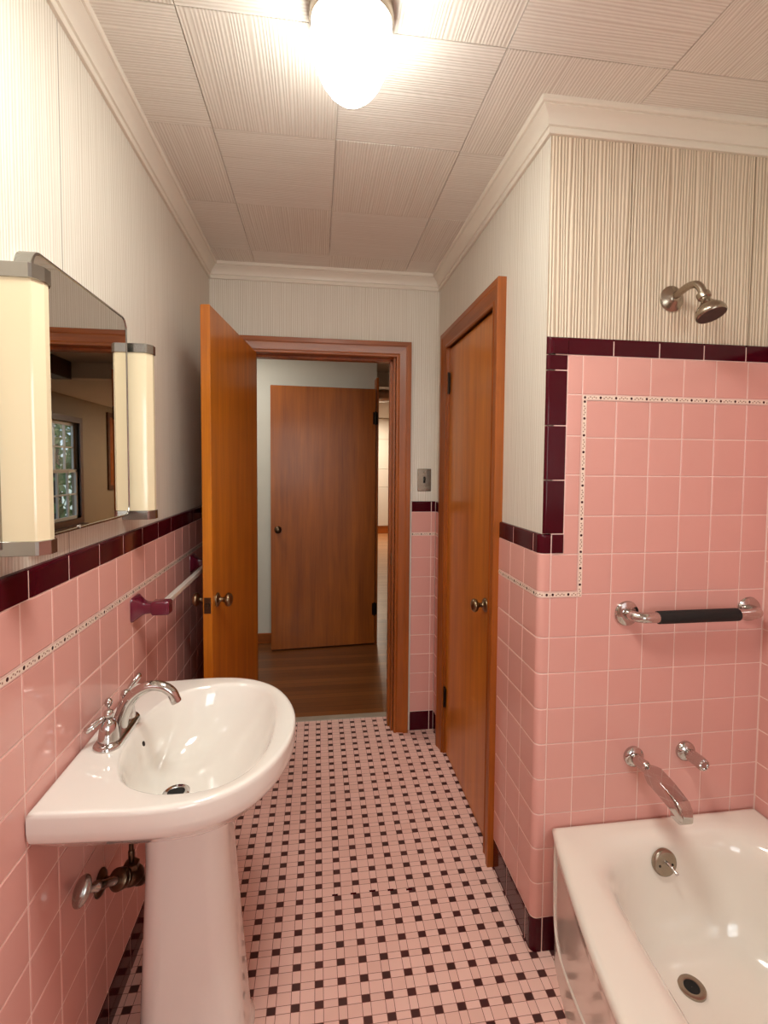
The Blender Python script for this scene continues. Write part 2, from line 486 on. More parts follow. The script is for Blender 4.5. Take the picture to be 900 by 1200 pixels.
# shower wall: tall field framed by maroon trim
X1, PT = 1.3136, .1088
colx = [X1+k*PT for k in range(6)]+[XC]
bm = BM()
lowrows = [0.0]+ROWS[:-1]
for a, c in zip([1.228]+colx[:-1], [X1]+colx[1:]):
    first = a == 1.228
    for z0, z1 in zip(lowrows, lowrows[1:]):
        if z0 == 0.0 and first: continue
        tile(bm, prof_flat(a, c), prof_flat(z0, z1), map_shower)
    if first:
        tile(bm, prof_flat(a, c), prof_flat(.9825, LZ0), map_shower)
        tile(bm, prof_flat(a, c), prof_flat(LZ1, 1.233), map_shower)
    else:
        hi = [.9825, 1.112, 1.233, 1.347, 1.467, 1.580, 1.690]
        for z0, z1 in zip(hi, hi[1:]): tile(bm, prof_flat(a, c), prof_flat(z0, z1), map_shower)
        tile(bm, prof_flat(a, c), prof_flat(1.706, 1.820), map_shower)
for z0, z1 in zip([1.233, 1.350, 1.470, 1.585, 1.706], [1.350, 1.470, 1.585, 1.706, 1.820]):
    tile(bm, prof_flat(1.266, X1), prof_flat(z0, z1), map_shower)
obj('wall_tile', bm, M['pink'], ws, 50)
bm = BM(); bm.faces.new([bm.verts.new(p) for p in ((1.2275, YS+.0018, 0), (XC+.004, YS+.0018, 0), (XC+.004, YS+.0018, 1.864), (1.2275, YS+.0018, 1.864))])
obj('grout', bm, M['grout'], ws)
# maroon frame
bm = BM()
sv = lambda a, c: [(s, h) for s, h in prof_cap(-c, -a, .017, .006)]
def vert_tile(z0, z1, zprof=None):
    sp = [(-s, h) for s, h in prof_cap(-1.265, -1.203, .018, .006)]
    tile(bm, sp, zprof or prof_flat(z0, z1), map_shower)
for z0, z1 in zip([1.2945, 1.454, 1.614, 1.775], [1.454, 1.614, 1.775, 1.820]): vert_tile(z0, z1)
vert_tile(1.820, 1.872, prof_cap(1.820, 1.872, .017, .006))
tile(bm, prof_flat(1.228, 1.266), prof_flat(ZPK, 1.2945), lambda s, z, h: map_shower(s, z, h+.003))
tx = [1.265, 1.409, 1.557, 1.705, 1.848, XC]
for a, c in zip(tx, tx[1:]): tile(bm, prof_flat(a, c), prof_cap(1.820, 1.872, .017, .006), map_shower)
obj('cap_tile', bm, M['maroon'], ws, 40)
# dotted border on the shower wall
bm = BM(); uvl = bm.loops.layers.uv.new('UVMap')
strip(bm, uvl, [X1, XC], map_shower, 1.6906, 1.7055)
strip(bm, uvl, [LZ0, 1.6905], map_shower, X1, X1+.0145, .02, True)
strip(bm, uvl, [1.228, X1], map_shower, LZ0+.0006, LZ1-.0006)
obj('dotted_border', bm, M['listello'], ws)
# tub side wall (mostly outside the picture)
bm = BM()
cy = joints(1.352-.10, .1088, YR, YS)
hz = lowrows+[1.0913+k*.1088 for k in range(1, 7)]+[1.820]
for a, c in zip(cy, cy[1:]):
    for z0, z1 in zip(hz, hz[1:]): tile(bm, prof_flat(a, c), prof_flat(z0, z1), map_tub)
obj('wall_tile', bm, M['pink'], wt, 50)
bm = BM(); bm.faces.new([bm.verts.new((XC+.0014, y, z)) for y, z in ((YR, 0), (YS+.004, 0), (YS+.004, 1.864), (YR, 1.864))])
obj('grout', bm, M['grout'], wt)
bm = BM()
for a, c in zip(joints(1.3, .1523, YR, YS)[:-1], joints(1.3, .1523, YR, YS)[1:]): tile(bm, prof_flat(a, c), prof_cap(1.820, 1.872, .017, .006), map_tub)
obj('cap_tile', bm, M['maroon'], wt, 40)

# rear wall behind the camera; its window is added to bring in fill light
WX0, WX1, WZ0, WZ1 = .40, 1.55, 1.0, 2.2
wall_boxes('wall_rear', [(-.13, WX0, YR-.12, YR, 0, ZC), (WX1, XC+.13, YR-.12, YR, 0, ZC), (WX0, WX1, YR-.12, YR, 0, WZ0), (WX0, WX1, YR-.12, YR, WZ1, ZC)],
           M['paper_plain'], 'cream rear wall with a window added for light, behind the camera')
bm = BM()
for a in ((WX0, WX0+.05, WZ0, WZ1), (WX1-.05, WX1, WZ0, WZ1), (WX0, WX1, WZ0, WZ0+.05), (WX0, WX1, WZ1-.05, WZ1), (WX0, WX1, 1.63, 1.67)):
    box(bm, a[0], a[1], YR-.09, YR-.05, a[2], a[3], .003)
w1 = struct('window_added', bm, M['white_paint'], 'unseen white sash window added to the rear wall for light', 'window')
bm = BM(); box(bm, WX0+.05, WX1-.05, YR-.072, YR-.068, WZ0+.05, WZ1-.05); obj('pane', bm, M['glass'], w1)

# ---- bathroom floor
bm = BM(); box(bm, -.02, XC+.02, YR-.1, YB+.168, -.08, 0)
struct('floor', bm, M['mosaic'], 'pink mosaic tile floor with rows of small maroon squares', 'floor')
for px_, py_, lx in ((.604, 1.632, .020), (.668, 1.630, .020), (.735, 1.632, .022), (.799, 1.628, .021), (.864, 1.622, .021)):
    bm = BM(); box(bm, px_-lx/2, px_+lx/2, py_-.004, py_+.003, -.002, .0006); obj('tile_sliver', bm, M['maroon'], bpy.data.objects['floor'])
bm = BM(); box(bm, DX0-.03, DX1+.03, YB+.168, YB+.218, -.08, .004, .003)
struct('trim_1', bm, M['marble'], 'grey stone threshold strip between mosaic and hall floorboards', 'threshold')

# ---- ceiling with square reeded tiles
cx = [-.16, .225, .598, 1.0, 1.44, 1.86, 2.1]
cyj = [-2.5, -2.2, -1.78, -1.35, -.93, -.51, -.09, .335, .765, 1.19, 1.59, 2.025, 2.45, 2.66]
bm = BM()
for i in range(len(cx)-1):
    for j in range(len(cyj)-1):
        odd = (i+j) % 2
        g = .0012; dz = random.uniform(0, .0012)
        x0, x1, y0, y1 = cx[i]+g, cx[i+1]-g, cyj[j]+g, cyj[j+1]-g
        n0 = len(bm.faces)
        box(bm, x0, x1, y0, y1, ZC-dz, ZC+.02)
        bm.faces.ensure_lookup_table()
        for f in bm.faces[n0:]: f.material_index = odd
box(bm, -.2, 2.15, -2.6, 2.7, ZC+.006, ZC+.06)
struct('ceiling', bm, [M['ceil_y'], M['ceil_x']], 'ceiling of ribbed square tiles laid in alternating directions', 'ceiling')

# ---- crown moulding, round the whole bathroom
e = T
loop = [(-e, YR), (XC+e, YR), (XC+e, YS+e), (XR+e, YS+e), (XR+e, YB+e), (-e, YB+e)]
loop = loop[::-1]                                   # walk so that outward (right-hand) is into the room
prof = [(0, -.076), (.009, -.076), (.011, -.073), (.011, -.062), (.0085, -.060), (.0085, -.057), (.014, -.055), (.016, -.046), (.021, -.036), (.029, -.027), (.038, -.0205), (.0405, -.0195),
        (.0405, -.0165), (.047, -.0155), (.0495, -.012), (.0495, 0), (0, 0)]
bm = BM(); sweep2d(bm, loop, prof, lambda p, d: (p.x, p.y, ZC+d))
struct('trim_2', bm, M['white_paint'], 'cream crown moulding where walls meet the ceiling', 'crown moulding', 22)

# ---- door casings
CAS = [(0, 0), (0, .010), (.006, .013), (.012, .013), (.018, .010), (.050, .016), (.056, .020), (.060, .022), (.078, .022), (.080, .020), (.080, 0)]
def casing(name, parts, label):
    """parts: list of (mesh, material)"""
    return
def u_path(a0, a1, zt): return [(a0, 0.0), (a0, zt), (a1, zt), (a1, 0.0)]
def casing_obj(name, a0, a1, zt, place, label, flip, levelmat):
    path = u_path(a0, a1, zt)
    pr = [(-o, d) for o, d in CAS]
    # outward must point away from the opening: walking up the left, over, and down the right, that is the left-hand side
    bm = BM(); sweep2d(bm, path, pr, place, closed=False)
    for f in bm.faces:
        c = f.calc_center_median()
        if c.z > zt-.001 and (max(v.co.z for v in f.verts)-min(v.co.z for v in f.verts)) < .085: f.material_index = 1
    return struct(name, bm, [M['casing'], levelmat], label, 'door casing', 30)
c1 = casing_obj('trim_3', DX0-.004, DX1+.012, DZ-.004, lambda p, d: (p.x, YB+T-.0005-d-.010*(1 if d > 0 else 0), p.y),
                'brown wooden casing around the open doorway to the hall', False, M['casing_x'])
bm = BM()                                            # jamb lining with a stop
box(bm, DX0-.02, DX0, YB+T, YB+.166, 0, DZ, .001); box(bm, DX1, DX1+.02, YB+T, YB+.166, 0, DZ, .001)
box(bm, DX0-.02, DX1+.02, YB+T, YB+.166, DZ-.004, DZ+.015, .001)
box(bm, DX1-.012, DX1+.001, YB+.06, YB+.10, 0, DZ-.005, .001); box(bm, DX0-.001, DX0+.012, YB+.06, YB+.10, 0, DZ-.005, .001)
box(bm, DX0, DX1, YB+.06, YB+.10, DZ-.016, DZ-.003, .001)
obj('jamb', bm, M['casing'], c1)
bm = BM(); box(bm, DX1-.003, DX1+.001, YB+.02, YB+.05, .94, 1.0, .0005); obj('strike_plate', bm, M['bronze'], c1)
bm = BM()                                            # hall side casing
box(bm, DX1, DX1+.08, YB+.165, YB+.183, 0, DZ+.08, .004); box(bm, DX0-.08, DX0, YB+.165, YB+.183, 0, DZ+.08, .004); box(bm, DX0, DX1, YB+.165, YB+.183, DZ, DZ+.08, .004)
obj('hall_side', bm, M['casing'], c1)

c2 = casing_obj('trim_4', CY0-.006, CY1+.006, CZ-.004, lambda p, d: (XR+T-.0005-d-.010*(1 if d > 0 else 0), p.x, p.y),
                'brown wooden casing around the closed door in the right wall', True, M['casing_y'])
bm = BM()
box(bm, XR-.002, XR+.13, CY0-.02, CY0, 0, CZ, .001); box(bm, XR-.002, XR+.13, CY1, CY1+.02, 0, CZ, .001); box(bm, XR-.002, XR+.13, CY0-.02, CY1+.02, CZ-.004, CZ+.015, .001)
obj('jamb', bm, M['casing'], c2)

# ---- knob set
def knob(parent, pos, axis, mat, name='knob', dist=.052, s=1.0):
    bm = BM()
    pr = [(.027, 0), (.0275, .003), (.024, .006), (.012, .009), (.0095, .014), (.009, .024), (.011, .029), (.018, .032), (.0245, .037), (.0265, .043), (.0245, .050), (.017, .0555), (.006, .058), (.0005, .0582)]
    lathe(bm, [(r*s, h*s) for r, h in pr], pos, axis, 28)
    return obj(name, bm, mat, parent, 60)
def hinge(parent, p, ax_u, ax_n, hgt=.09, mat=None):
    """leaf plate + knuckle barrel"""
    bm = BM(); p = Vector(p); u = Vector(ax_u); n = Vector(ax_n)
    tube(bm, [p+n*.005-Vector((0, 0, hgt/2+.006)), p+n*.005+Vector((0, 0, hgt/2+.006))], .0055, 10)
    for sg in (-1, 1):
        q = [p+u*sg*.0+n*.001, p+u*sg*.02+n*.001]
        c = [q[0]-Vector((0, 0, hgt/2)), q[1]-Vector((0, 0, hgt/2)), q[1]+Vector((0, 0, hgt/2)), q[0]+Vector((0, 0, hgt/2))]
        vs = [bm.verts.new(k) for k in c]+[bm.verts.new(k+n*.002) for k in c]
        for f in ((0, 1, 2, 3), (4, 5, 6, 7), (0, 1, 5, 4), (1, 2, 6, 5), (2, 3, 7, 6), (3, 0, 4, 7)): bm.faces.new([vs[k] for k in f])
    return obj('hinge', bm, mat or M['black_iron'], parent, 50)

# ---- door_1: bathroom door, swung open against the left wall
hx, hy = .229, 2.616
fx, fy = .154, 1.866
d = Vector((fx-hx, fy-hy, 0)); Ld = d.length; d.normalize()
nrm = Vector((-d.y, d.x, 0))                        # faces the room (+x)
if nrm.x < 0: nrm = -nrm
TH = .035
def slab(bm, a, dirv, L, n, th, z0, z1, bev=.0025):
    c = [a, a+dirv*L, a+dirv*L-n*th, a-n*th]
    v = [bm.verts.new((p.x, p.y, z)) for z in (z0, z1) for p in c]
    fs = [bm.faces.new([v[k] for k in f]) for f in ((3, 2, 1, 0), (4, 5, 6, 7), (0, 1, 5, 4), (1, 2, 6, 5), (2, 3, 7, 6), (3, 0, 4, 7))]
    bmesh.ops.bevel(bm, geom=list({e for f in fs for e in f.edges}), offset=bev, segments=2, affect='EDGES')
A = Vector((hx, hy, 0))
bm = BM(); slab(bm, A, d, Ld, nrm, TH, .012, 2.072)
d1 = struct('door_1', bm, M['door'], 'open orange-brown flush door swung back against the left wall', 'door', 40)
kp = A+d*(Ld-.058)
knob(d1, kp+Vector((0, 0, .972))+nrm*.0005, nrm, M['bronze'])
knob(d1, kp+Vector((0, 0, .972))-nrm*(TH+.0005), -nrm, M['bronze'])
bm = BM(); e0 = A+d*(Ld+.0006)-nrm*(TH/2)
q = Matrix(((d.x, nrm.x, 0, e0.x), (d.y, nrm.y, 0, e0.y), (0, 0, 1, .965), (0, 0, 0, 1)))
box(bm, -.001, .0012, -.0125, .0125, -.03, .03, .0006); box(bm, .001, .009, -.006, .006, -.008, .010, .002)
bmesh.ops.transform(bm, matrix=q, verts=bm.verts[:]); obj('latch_plate', bm, M['dark_bronze'], d1)
for z in (.25, 1.05, 1.82):
    hinge(d1, A+d*.001+Vector((0, 0, z))-nrm*TH, d, -nrm, .09)

# ---- door_2: closed closet door in the right wall
bm = BM(); box(bm, XR+.008, XR+.043, CY0+.003, CY1-.003, .012, CZ-.008, .002)
d2 = struct('door_2', bm, M['door'], 'closed orange-brown flush door in the right wall', 'door', 40)
knob(d2, (XR+.0075, CY0+.067, .945), (-1, 0, 0), M['bronze'])
for z in (.30, 1.905): hinge(d2, (XR+.006, CY1-.001, z), (0, 1, 0), (-1, 0, 0), .095)

# ---- hall and the room beyond
YH = 4.10
bm = BM(); box(bm, -.9, 1.035, YH, YH+.12, 0, 2.7); 
wh = struct('wall_hall', bm, M['hall_paint'], 'plain pale hall wall behind the open hall door', 'wall')
bm = BM(); box(bm, -.9, -.8, YB+.1, YH+.1, 0, 2.7); struct('wall_hall_left', bm, M['hall_paint'], 'pale wall at the left end of the hall', 'wall')
bm = BM(); box(bm, -.8, 1.03, YH-.014, YH, 0, .085, .003); struct('baseboard_hall', bm, M['casing_x'], 'brown wooden baseboard along the hall wall', 'baseboard')
bm = BM(); box(bm, -.9, 3.4, YB+.218, 4.6, -.08, 0); struct('floor_hall', bm, M['hall_floor'], 'brown strip floorboards of the hall', 'floor')
bm = BM(); box(bm, .5, 3.4, 4.6, 10.7, -.08, 0); struct('floor_room', bm, M['room_floor'], 'pale brown floorboards of the room beyond the hall', 'floor')
bm = BM(); box(bm, -.9, 3.4, YB+.165, 5.07, 2.45, 2.6); struct('ceiling_hall', bm, M['hall_paint'], 'pale plain ceiling of the hall', 'ceiling')
bm = BM(); box(bm, .5, 3.4, 5.20, 10.7, 2.49, 2.6); struct('ceiling_room', bm, M['hall_paint'], 'dim ceiling of the far room', 'ceiling')
bm = BM(); box(bm, .5, 3.3, 5.07, 5.20, 2.30, 2.6, .004); struct('trim_5', bm, M['panel_white'], 'pale boxed ceiling beam between hall and far room', 'beam')
bm = BM(); box(bm, 1.82, 1.98, 4.45, 5.06, 2.28, 2.449, .004); struct('trim_6', bm, M['dark_wood'], 'brown wooden ceiling beam seen in the mirror', 'beam')
XW = 3.2
WIN = [('window_2', 7.40, 8.24, .66, 2.06), ]
y0, y1, z0, z1 = 7.36, 8.25, .62, 2.10
y2, y3, z2, z3 = 9.35, 10.05, 1.08, 2.30
bm = BM()
for a in ((YB+.1, y0, 0, 2.6), (y1, 10.7, 0, 2.6), (y0, y1, 0, z0), (y0, y1, z1, 2.6)):
    box(bm, XW, XW+.12, *a)
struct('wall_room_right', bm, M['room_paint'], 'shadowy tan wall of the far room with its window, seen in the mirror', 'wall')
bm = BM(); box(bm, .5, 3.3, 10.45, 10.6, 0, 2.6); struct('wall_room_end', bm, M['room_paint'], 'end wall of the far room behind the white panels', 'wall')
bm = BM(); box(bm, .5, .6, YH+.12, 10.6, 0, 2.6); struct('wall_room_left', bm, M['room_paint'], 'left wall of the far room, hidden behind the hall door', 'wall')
bm = BM(); box(bm, 1.1, 3.3, YB+.05, YB+.165, 0, 2.7); struct('wall_hall_near', bm, M['hall_paint'], 'hall side wall next to the bathroom', 'wall')
bm = BM(); box(bm, .62, 3.19, 10.425, 10.45, 0, .16, .004); struct('baseboard_room', bm, M['casing_x'], 'brown baseboard at the foot of the white panels', 'baseboard')
bm = BM()
for a, c in zip((.165, 1.005, 1.395, 2.035), (1.0, 1.39, 2.03, 2.48)): box(bm, .9, 2.6, 10.43, 10.45, a, c, .006)
struct('trim_7', bm, M['panel_white'], 'stacked white wall panels at the end of the far room', 'panelling')
# far window
bm = BM()
sweep2d(bm, [(y0, z0), (y0, z1), (y1, z1), (y1, z0)], [(0, -.03), (0, .02), (-.085, .02), (-.085, 0)], lambda p, dd: (XW-dd, p.x, p.y))
w2 = struct('window_2', bm, M['dark_wood'], 'brown framed sash window with small panes, reflected in the mirror', 'window')
bm = BM(); box(bm, XW-.07, XW+.02, y0-.11, y1+.11, z0-.13, z0-.09, .004); box(bm, XW-.025, XW, y0-.08, y1+.08, z0-.2, z0-.13, .003); obj('sill', bm, M['dark_wood'], w2)
bm = BM()
zm = (z0+z1)/2
for zz0, zz1, xo in ((z0, zm+.02, .03), (zm-.02, z1, .06)):
    for a in ((y0, y0+.05, zz0, zz1), (y1-.05, y1, zz0, zz1), (y0, y1, zz0, zz0+.045), (y0, y1, zz1-.045, zz1), (y0, y1, (zz0+zz1)/2-.01, (zz0+zz1)/2+.01)):
        box(bm, XW+xo, XW+xo+.03, *a)
    for k in (1, 2):
        yy = y0+(y1-y0)*k/3; box(bm, XW+xo, XW+xo+.03, yy-.01, yy+.01, zz0, zz1)
obj('sash', bm, M['curtain'], w2)
bm = BM(); box(bm, XW+.055, XW+.058, y0+.02, y1-.02, z0, z1); obj('pane', bm, M['glass'], w2)
bm = BM(); sweep2d(bm, [(y2, z2), (y2, z3), (y3, z3), (y3, z2)], [(0, -.0), (0, .03), (-.08, .03), (-.08, 0)], lambda p, dd: (XW-dd, p.x, p.y))
w3 = struct('window_3', bm, M['dark_wood'], 'brown shuttered window in the far corner, reflected in the mirror', 'window')
for k in range(2):
    bm = BM(); a = y2+(y3-y2)*k/2; c = a+(y3-y2)/2
    box(bm, XW-.02, XW, a+.004, c-.004, z2, z3, .003)
    for j in range(4):
        zz = z2+.05+j*(z3-z2-.05)/4; box(bm, XW-.028, XW-.02, a+.05, c-.05, zz, zz+(z3-z2)/4-.06, .003)
    obj('shutter', bm, M['casing'], w3)

# hall door (door_3), open and folded back in front of the hall wall
hA = Vector((1.014, 3.962, 0)); hd = Vector((.180-1.014, 3.900-3.962, 0)); LH = hd.length; hd.normalize()
hn = Vector((hd.y, -hd.x, 0)); hn = hn if hn.y < 0 else -hn
bm = BM(); slab(bm, hA, hd, LH, hn, .035, .012, 2.106)
d3 = struct('door_3', bm, M['door_hall'], 'brown flush door standing open in the hall beyond the doorway', 'door', 40)
knob(d3, hA+hd*(LH-.055)+hn*.0005+Vector((0, 0, .977)), hn, M['dark_bronze'])
for z in (.30, 1.87): hinge(d3, hA+hd*.004+Vector((0, 0, z)), hd, hn, .10)
bm = BM(); box(bm, 1.018, 1.038, 3.97, YH, 0, 2.2, .002)
struct('trim_8', bm, M['casing'], 'narrow brown jamb that carries the open hall door', 'door jamb')

# flush ceiling lamps beyond
def flush_lamp(name, label, x, y, zc, r, glassmat, bulbs=0):
    t = thing(name, label, 'ceiling lamp', (x, y, zc))
    bm = BM(); lathe(bm, [(r*1.03, 0), (r*1.05, -.012), (r, -.03), (r*.96, -.03)], (0, 0, 0)); 
    o = obj('rim', bm, M['nickel'], None, 40); o.parent = t
    bm = BM(); lathe(bm, [(r*.97, -.028), (r*.93, -.06), (r*.8, -.095), (r*.55, -.12), (r*.25, -.132), (.001, -.135)], (0, 0, 0), cap0=False)
    o = obj('glass_bowl', bm, glassmat, None, 60); o.parent = t
    return t
M['tan_glass'] = simple('tan_glass', lin(196, 160, 138), .12, coat=.6)
flush_lamp('ceiling_lamp', 'round tan glass ceiling lamp in the far room, right of the hall door', 1.43, 6.75, 2.492, .24, M['tan_glass'])

# outside the far window
bm = BM(); box(bm, 3.4, 14, 2, 16, -.7, -.5); struct('ground', bm, M['earth'], 'garden ground outside the far window', 'ground')
def bush(x, y, h, r, label):
    t = thing('garden_tree', label, 'tree', (x, y, -.5))
    bm = BM(); tube(bm, [(0, 0, 0), (.03, 0, h*.4), (0, .04, h*.8)], [.1, .08, .04], 8)
    o = obj('trunk', bm, M['bark'], None); o.parent = t
    bm = BM(); rr = random.Random(int(x*10+y))
    for k in range(900):
        a = rr.uniform(0, 2*PI); b = math.acos(rr.uniform(-1, 1)); q = r*rr.uniform(.55, 1)
        c = Vector((q*math.sin(b)*math.cos(a), q*math.sin(b)*math.sin(a), h*.62+q*1.25*math.cos(b)))
        u = Vector((rr.uniform(-1, 1), rr.uniform(-1, 1), rr.uniform(-1, 1))).normalized()*rr.uniform(.08, .16)
        w = u.cross(Vector((rr.uniform(-1, 1), rr.uniform(-1, 1), rr.uniform(-1, 1)))).normalized()*.06
        bm.faces.new([bm.verts.new(p) for p in (c-u, c+w, c+u, c-w)])
    o = obj('foliage', bm, M['leaf'], None); o.parent = t
bush(4.9, 11.0, 3.0, 1.3, 'leafy green tree outside the far room window, nearer the glass')
bush(6.3, 14.0, 3.8, 1.7, 'leafy green tree further off outside the far room window')

# ------------------------------------------------------------------ fixtures
def kid(name, bm, mat, parent, smooth=None):
    """child built in world coordinates under an Empty placed at parent.location"""
    o = obj(name, bm, mat, None, smooth)
    o.parent = parent
    off = Vector((0, 0, 0)); p = parent
    while p is not None: off += p.location; p = p.parent
    o.data.transform(Matrix.Translation(-off))
    return o

# ---- ceiling globe lamp
LX, LY = .617, 1.148
lamp = thing('ceiling_lamp', 'glowing white egg-shaped globe lamp on the bathroom ceiling', 'ceiling lamp', (LX, LY, ZC))
bm = BM(); lathe(bm, [(.030, 0), (.092, 0), (.0955, -.004), (.0955, -.034), (.0935, -.038), (.088, -.0385), (.02, -.0385)], (LX, LY, ZC), n=48, cap0=True)
kid('base_ring', bm, M['nickel'], lamp, 40)
bm = BM()
pr = [(.080, -.037), (.0890, -.040), (.0915, -.050), (.0920, -.064), (.0900, -.085), (.0855, -.106), (.078, -.128), (.067, -.151), (.052, -.172), (.034, -.188), (.016, -.1965), (.0008, -.199)]
lathe(bm, pr, (LX, LY, ZC), n=48, cap0=False)
kid('globe', bm, M['globe'], lamp, 80)

# ---- pedestal sink
SY = 1.236
half = [(.003, .276), (.06, .281), (.12, .285), (.20, .291), (.262, .289), (.32, .277), (.375, .249), (.42, .207), (.452, .155), (.473, .10), (.484, .05), (.4875, 0)]
outl = [(x, SY+y) for x, y in half]+[(x, SY-y) for x, y in half[-2::-1]]
bas = [(.095, 0), (.098, .06), (.108, .115), (.13, .170), (.158, .204), (.195, .227), (.24, .240), (.29, .241), (.335, .232), (.375, .205), (.405, .165), (.424, .11), (.433, .055), (.4355, 0)]
basl = [(x, SY+y) for x, y in bas[::1]]+[(x, SY-y) for x, y in bas[-2:0:-1]]
def radial(poly, c, n, snap=()):
    """resample a star-shaped closed outline at n equal angles about c"""
    out = []
    for k in range(n):
        a = 2*PI*k/n+PI/n
        for q in snap:
            if abs(a-q) <= PI/n: a = q
        dx, dy = math.cos(a), math.sin(a); best = 0
        for (x0, y0), (x1, y1) in zip(poly, poly[1:]+poly[:1]):
            ex, ey = x1-x0, y1-y0; den = dx*ey-dy*ex
            if abs(den) < 1e-9: continue
            t = ((x0-c[0])*ey-(y0-c[1])*ex)/den; s = ((x0-c[0])*dy-(y0-c[1])*dx)/den
            if t > 0 and -1e-6 <= s <= 1+1e-6: best = max(best, t)
        out.append((c[0]+dx*best, c[1]+dy*best))
    return out
def smooth_poly(p, closed_from, k=6):
    P = [Vector((x, y, 0)) for x, y in p]
    return [(v.x, v.y) for v in spline(P, k)]
NS = 144; CC = (.262, SY)
CA = [math.atan2(.276, .003-CC[0]), 2*PI-math.atan2(.276, .003-CC[0])]
O = radial(smooth_poly(outl, 0), CC, NS, CA)
Bp = radial(smooth_poly(basl+[basl[0]], 0)[:-1], CC, NS)
DR = (.192, SY+.006)
def sc(ring, f, z, c=CC): return [(c[0]+(x-c[0])*f, c[1]+(y-c[1])*f, z) for x, y in ring]
def inset(ring, dd, z):
    o = []
    for x, y in ring:
        v = Vector((x-CC[0], y-CC[1])); L = v.length; v = v*((L-dd)/L); o.append((CC[0]+v.x, CC[1]+v.y, z))
    return o
def basin(f, z, t): return [((CC[0]+(x-CC[0])*f)*(1-t)+(DR[0]+(x-CC[0])*f)*t, (CC[1]+(y-CC[1])*f)*(1-t)+(DR[1]+(y-CC[1])*f)*t, z) for x, y in Bp]
def under(ring, f, z, keep=.55):
    """underside ring: shrinks, but stays near the wall"""
    o = []
    for x, y in ring:
        fx = f if x > CC[0] else f+(1-f)*keep
        o.append((CC[0]+(x-CC[0])*fx, SY+(y-SY)*f, z))
    return o
sink = thing('pedestal_sink', 'white pedestal sink with D-shaped basin on the left wall', 'sink', (.24, SY, 0))
bm = BM()
rings = [under(O, .30, .640, .2), under(O, .48, .668, .3), under(O, .66, .700, .45), under(O, .80, .730, .6), under(O, .90, .756, .7), under(O, .955, .772, .8), under(O, .980, .779, .85), under(O, .992, .789, .9),
         sc(O, 1, .802), sc(O, 1, .828), inset(O, .0015, .835), inset(O, .005, .8388), inset(O, .012, .8395), ]
mid = [((a[0]+b_[0])/2, (a[1]+b_[1])/2, .8385) for a, b_ in zip(O, Bp)]
rings += [mid, basin(1.035, .8375, 0), basin(1.012, .8350, 0), basin(.992, .8285, 0), basin(.965, .815, .02), basin(.925, .790, .08), basin(.86, .760, .2), basin(.76, .728, .4), basin(.62, .702, .6), basin(.45, .684, .8), basin(.28, .674, .95), basin(.12, .669, 1)]
loft(bm, rings, True, True)
kid('basin', bm, M['porcelain'], sink, 70)
bm = BM()
def ped(z, x0, x1, hy, r): return [(x, y, z) for x, y in rrect((x0+x1)/2, SY, (x1-x0)/2, hy, r, 8)]
R_ = [ped(0, .098, .376, .112, .068), ped(.014, .098, .376, .112, .068), ped(.024, .104, .370, .106, .067), ped(.05, .110, .366, .101, .066), ped(.12, .114, .361, .098, .064), ped(.25, .120, .350, .094, .06),
      ped(.40, .127, .338, .089, .056), ped(.54, .133, .328, .087, .054), ped(.61, .133, .326, .089, .054), ped(.655, .126, .336, .096, .058)]
loft(bm, R_)
kid('pedestal', bm, M['porcelain'], sink, 60)
bm = BM(); lathe(bm, [(.032, 0), (.0325, .003), (.028, .0055), (.021, .004), (.0195, .0005), (.0195, -.003), (.001, -.003)], (DR[0], DR[1], .6695), n=32)
for f in bm.faces: f.material_index = 0
dr = kid('drain', bm, M['chrome'], sink, 40)
bm = BM(); lathe(bm, [(.0195, 0), (.0005, 0.0004)], (DR[0], DR[1], .6712), n=24, cap0=False, cap1=False); kid('drain_hole', bm, M['hole'], dr)
bm = BM(); lathe(bm, [(.006, 0), (.006, .0015), (.0005, .0018)], (.1185, SY, .806), (1, 0, .35), 16); kid('overflow_hole', bm, M['hole'], sink)

# ---- sink faucet
FX = .060
fau = thing('sink_faucet', 'chrome arched faucet with two lever handles on the sink deck', 'faucet', (FX, SY, .838))
bm = BM()
def fr(s, z): return [(x, y, z) for x, y in rrect(FX, SY, .031*s[0], .088*s[1], .0305*s[0], 8)]
loft(bm, [fr((1, 1), .8375), fr((1, 1), .842), fr((.96, .985), .846), fr((.84, .95), .8495), fr((.7, .9), .851)])
kid('base_plate', bm, M['chrome'], fau, 50)
bm = BM()
sp = spline([(.064, SY, .846), (.070, SY, .878), (.084, SY, .910), (.106, SY, .936), (.136, SY, .950), (.164, SY, .947), (.185, SY, .933), (.195, SY, .912)], 6)
n = len(sp)
tube(bm, sp, [.0185-.006*min(1, i/(n*.6)) for i in range(n)], 20)
a = sp[-1]; dd = (sp[-1]-sp[-2]).normalized()
lathe(bm, [(.0122, -.006), (.0128, 0), (.0122, .006), (.009, .006), (.008, -.002), (.0005, -.002)], a, dd, 20)
kid('spout', bm, M['chrome'], fau, 60)
for sg, lev in ((-1, Vector((-.035, -.024, -.022))), (1, Vector((.020, .030, .030)))):
    y = SY+sg*.0508
    bm = BM(); lathe(bm, [(.0235, .006), (.0235, .012), (.0225, .022), (.0205, .036), (.0175, .050), (.0135, .058), (.0095, .060), (.008, .064)], (FX, y, .838), n=24)
    h = kid('handle', bm, M['chrome'], fau, 60)
    bm = BM(); lathe(bm, [(.004, -.010), (.009, -.007), (.0115, 0), (.009, .008), (.003, .011)], (FX, y, .911), n=20)
    c = Vector((FX, y, .911)); L = lev.normalized()
    tube(bm, [c, c+L*.012, c+L*.016, c+L*.034, c+L*.052, c+L*.056], [.005, .0045, .0062, .0082, .0078, .003], 14)
    kid('lever', bm, M['chrome'], h, 60)
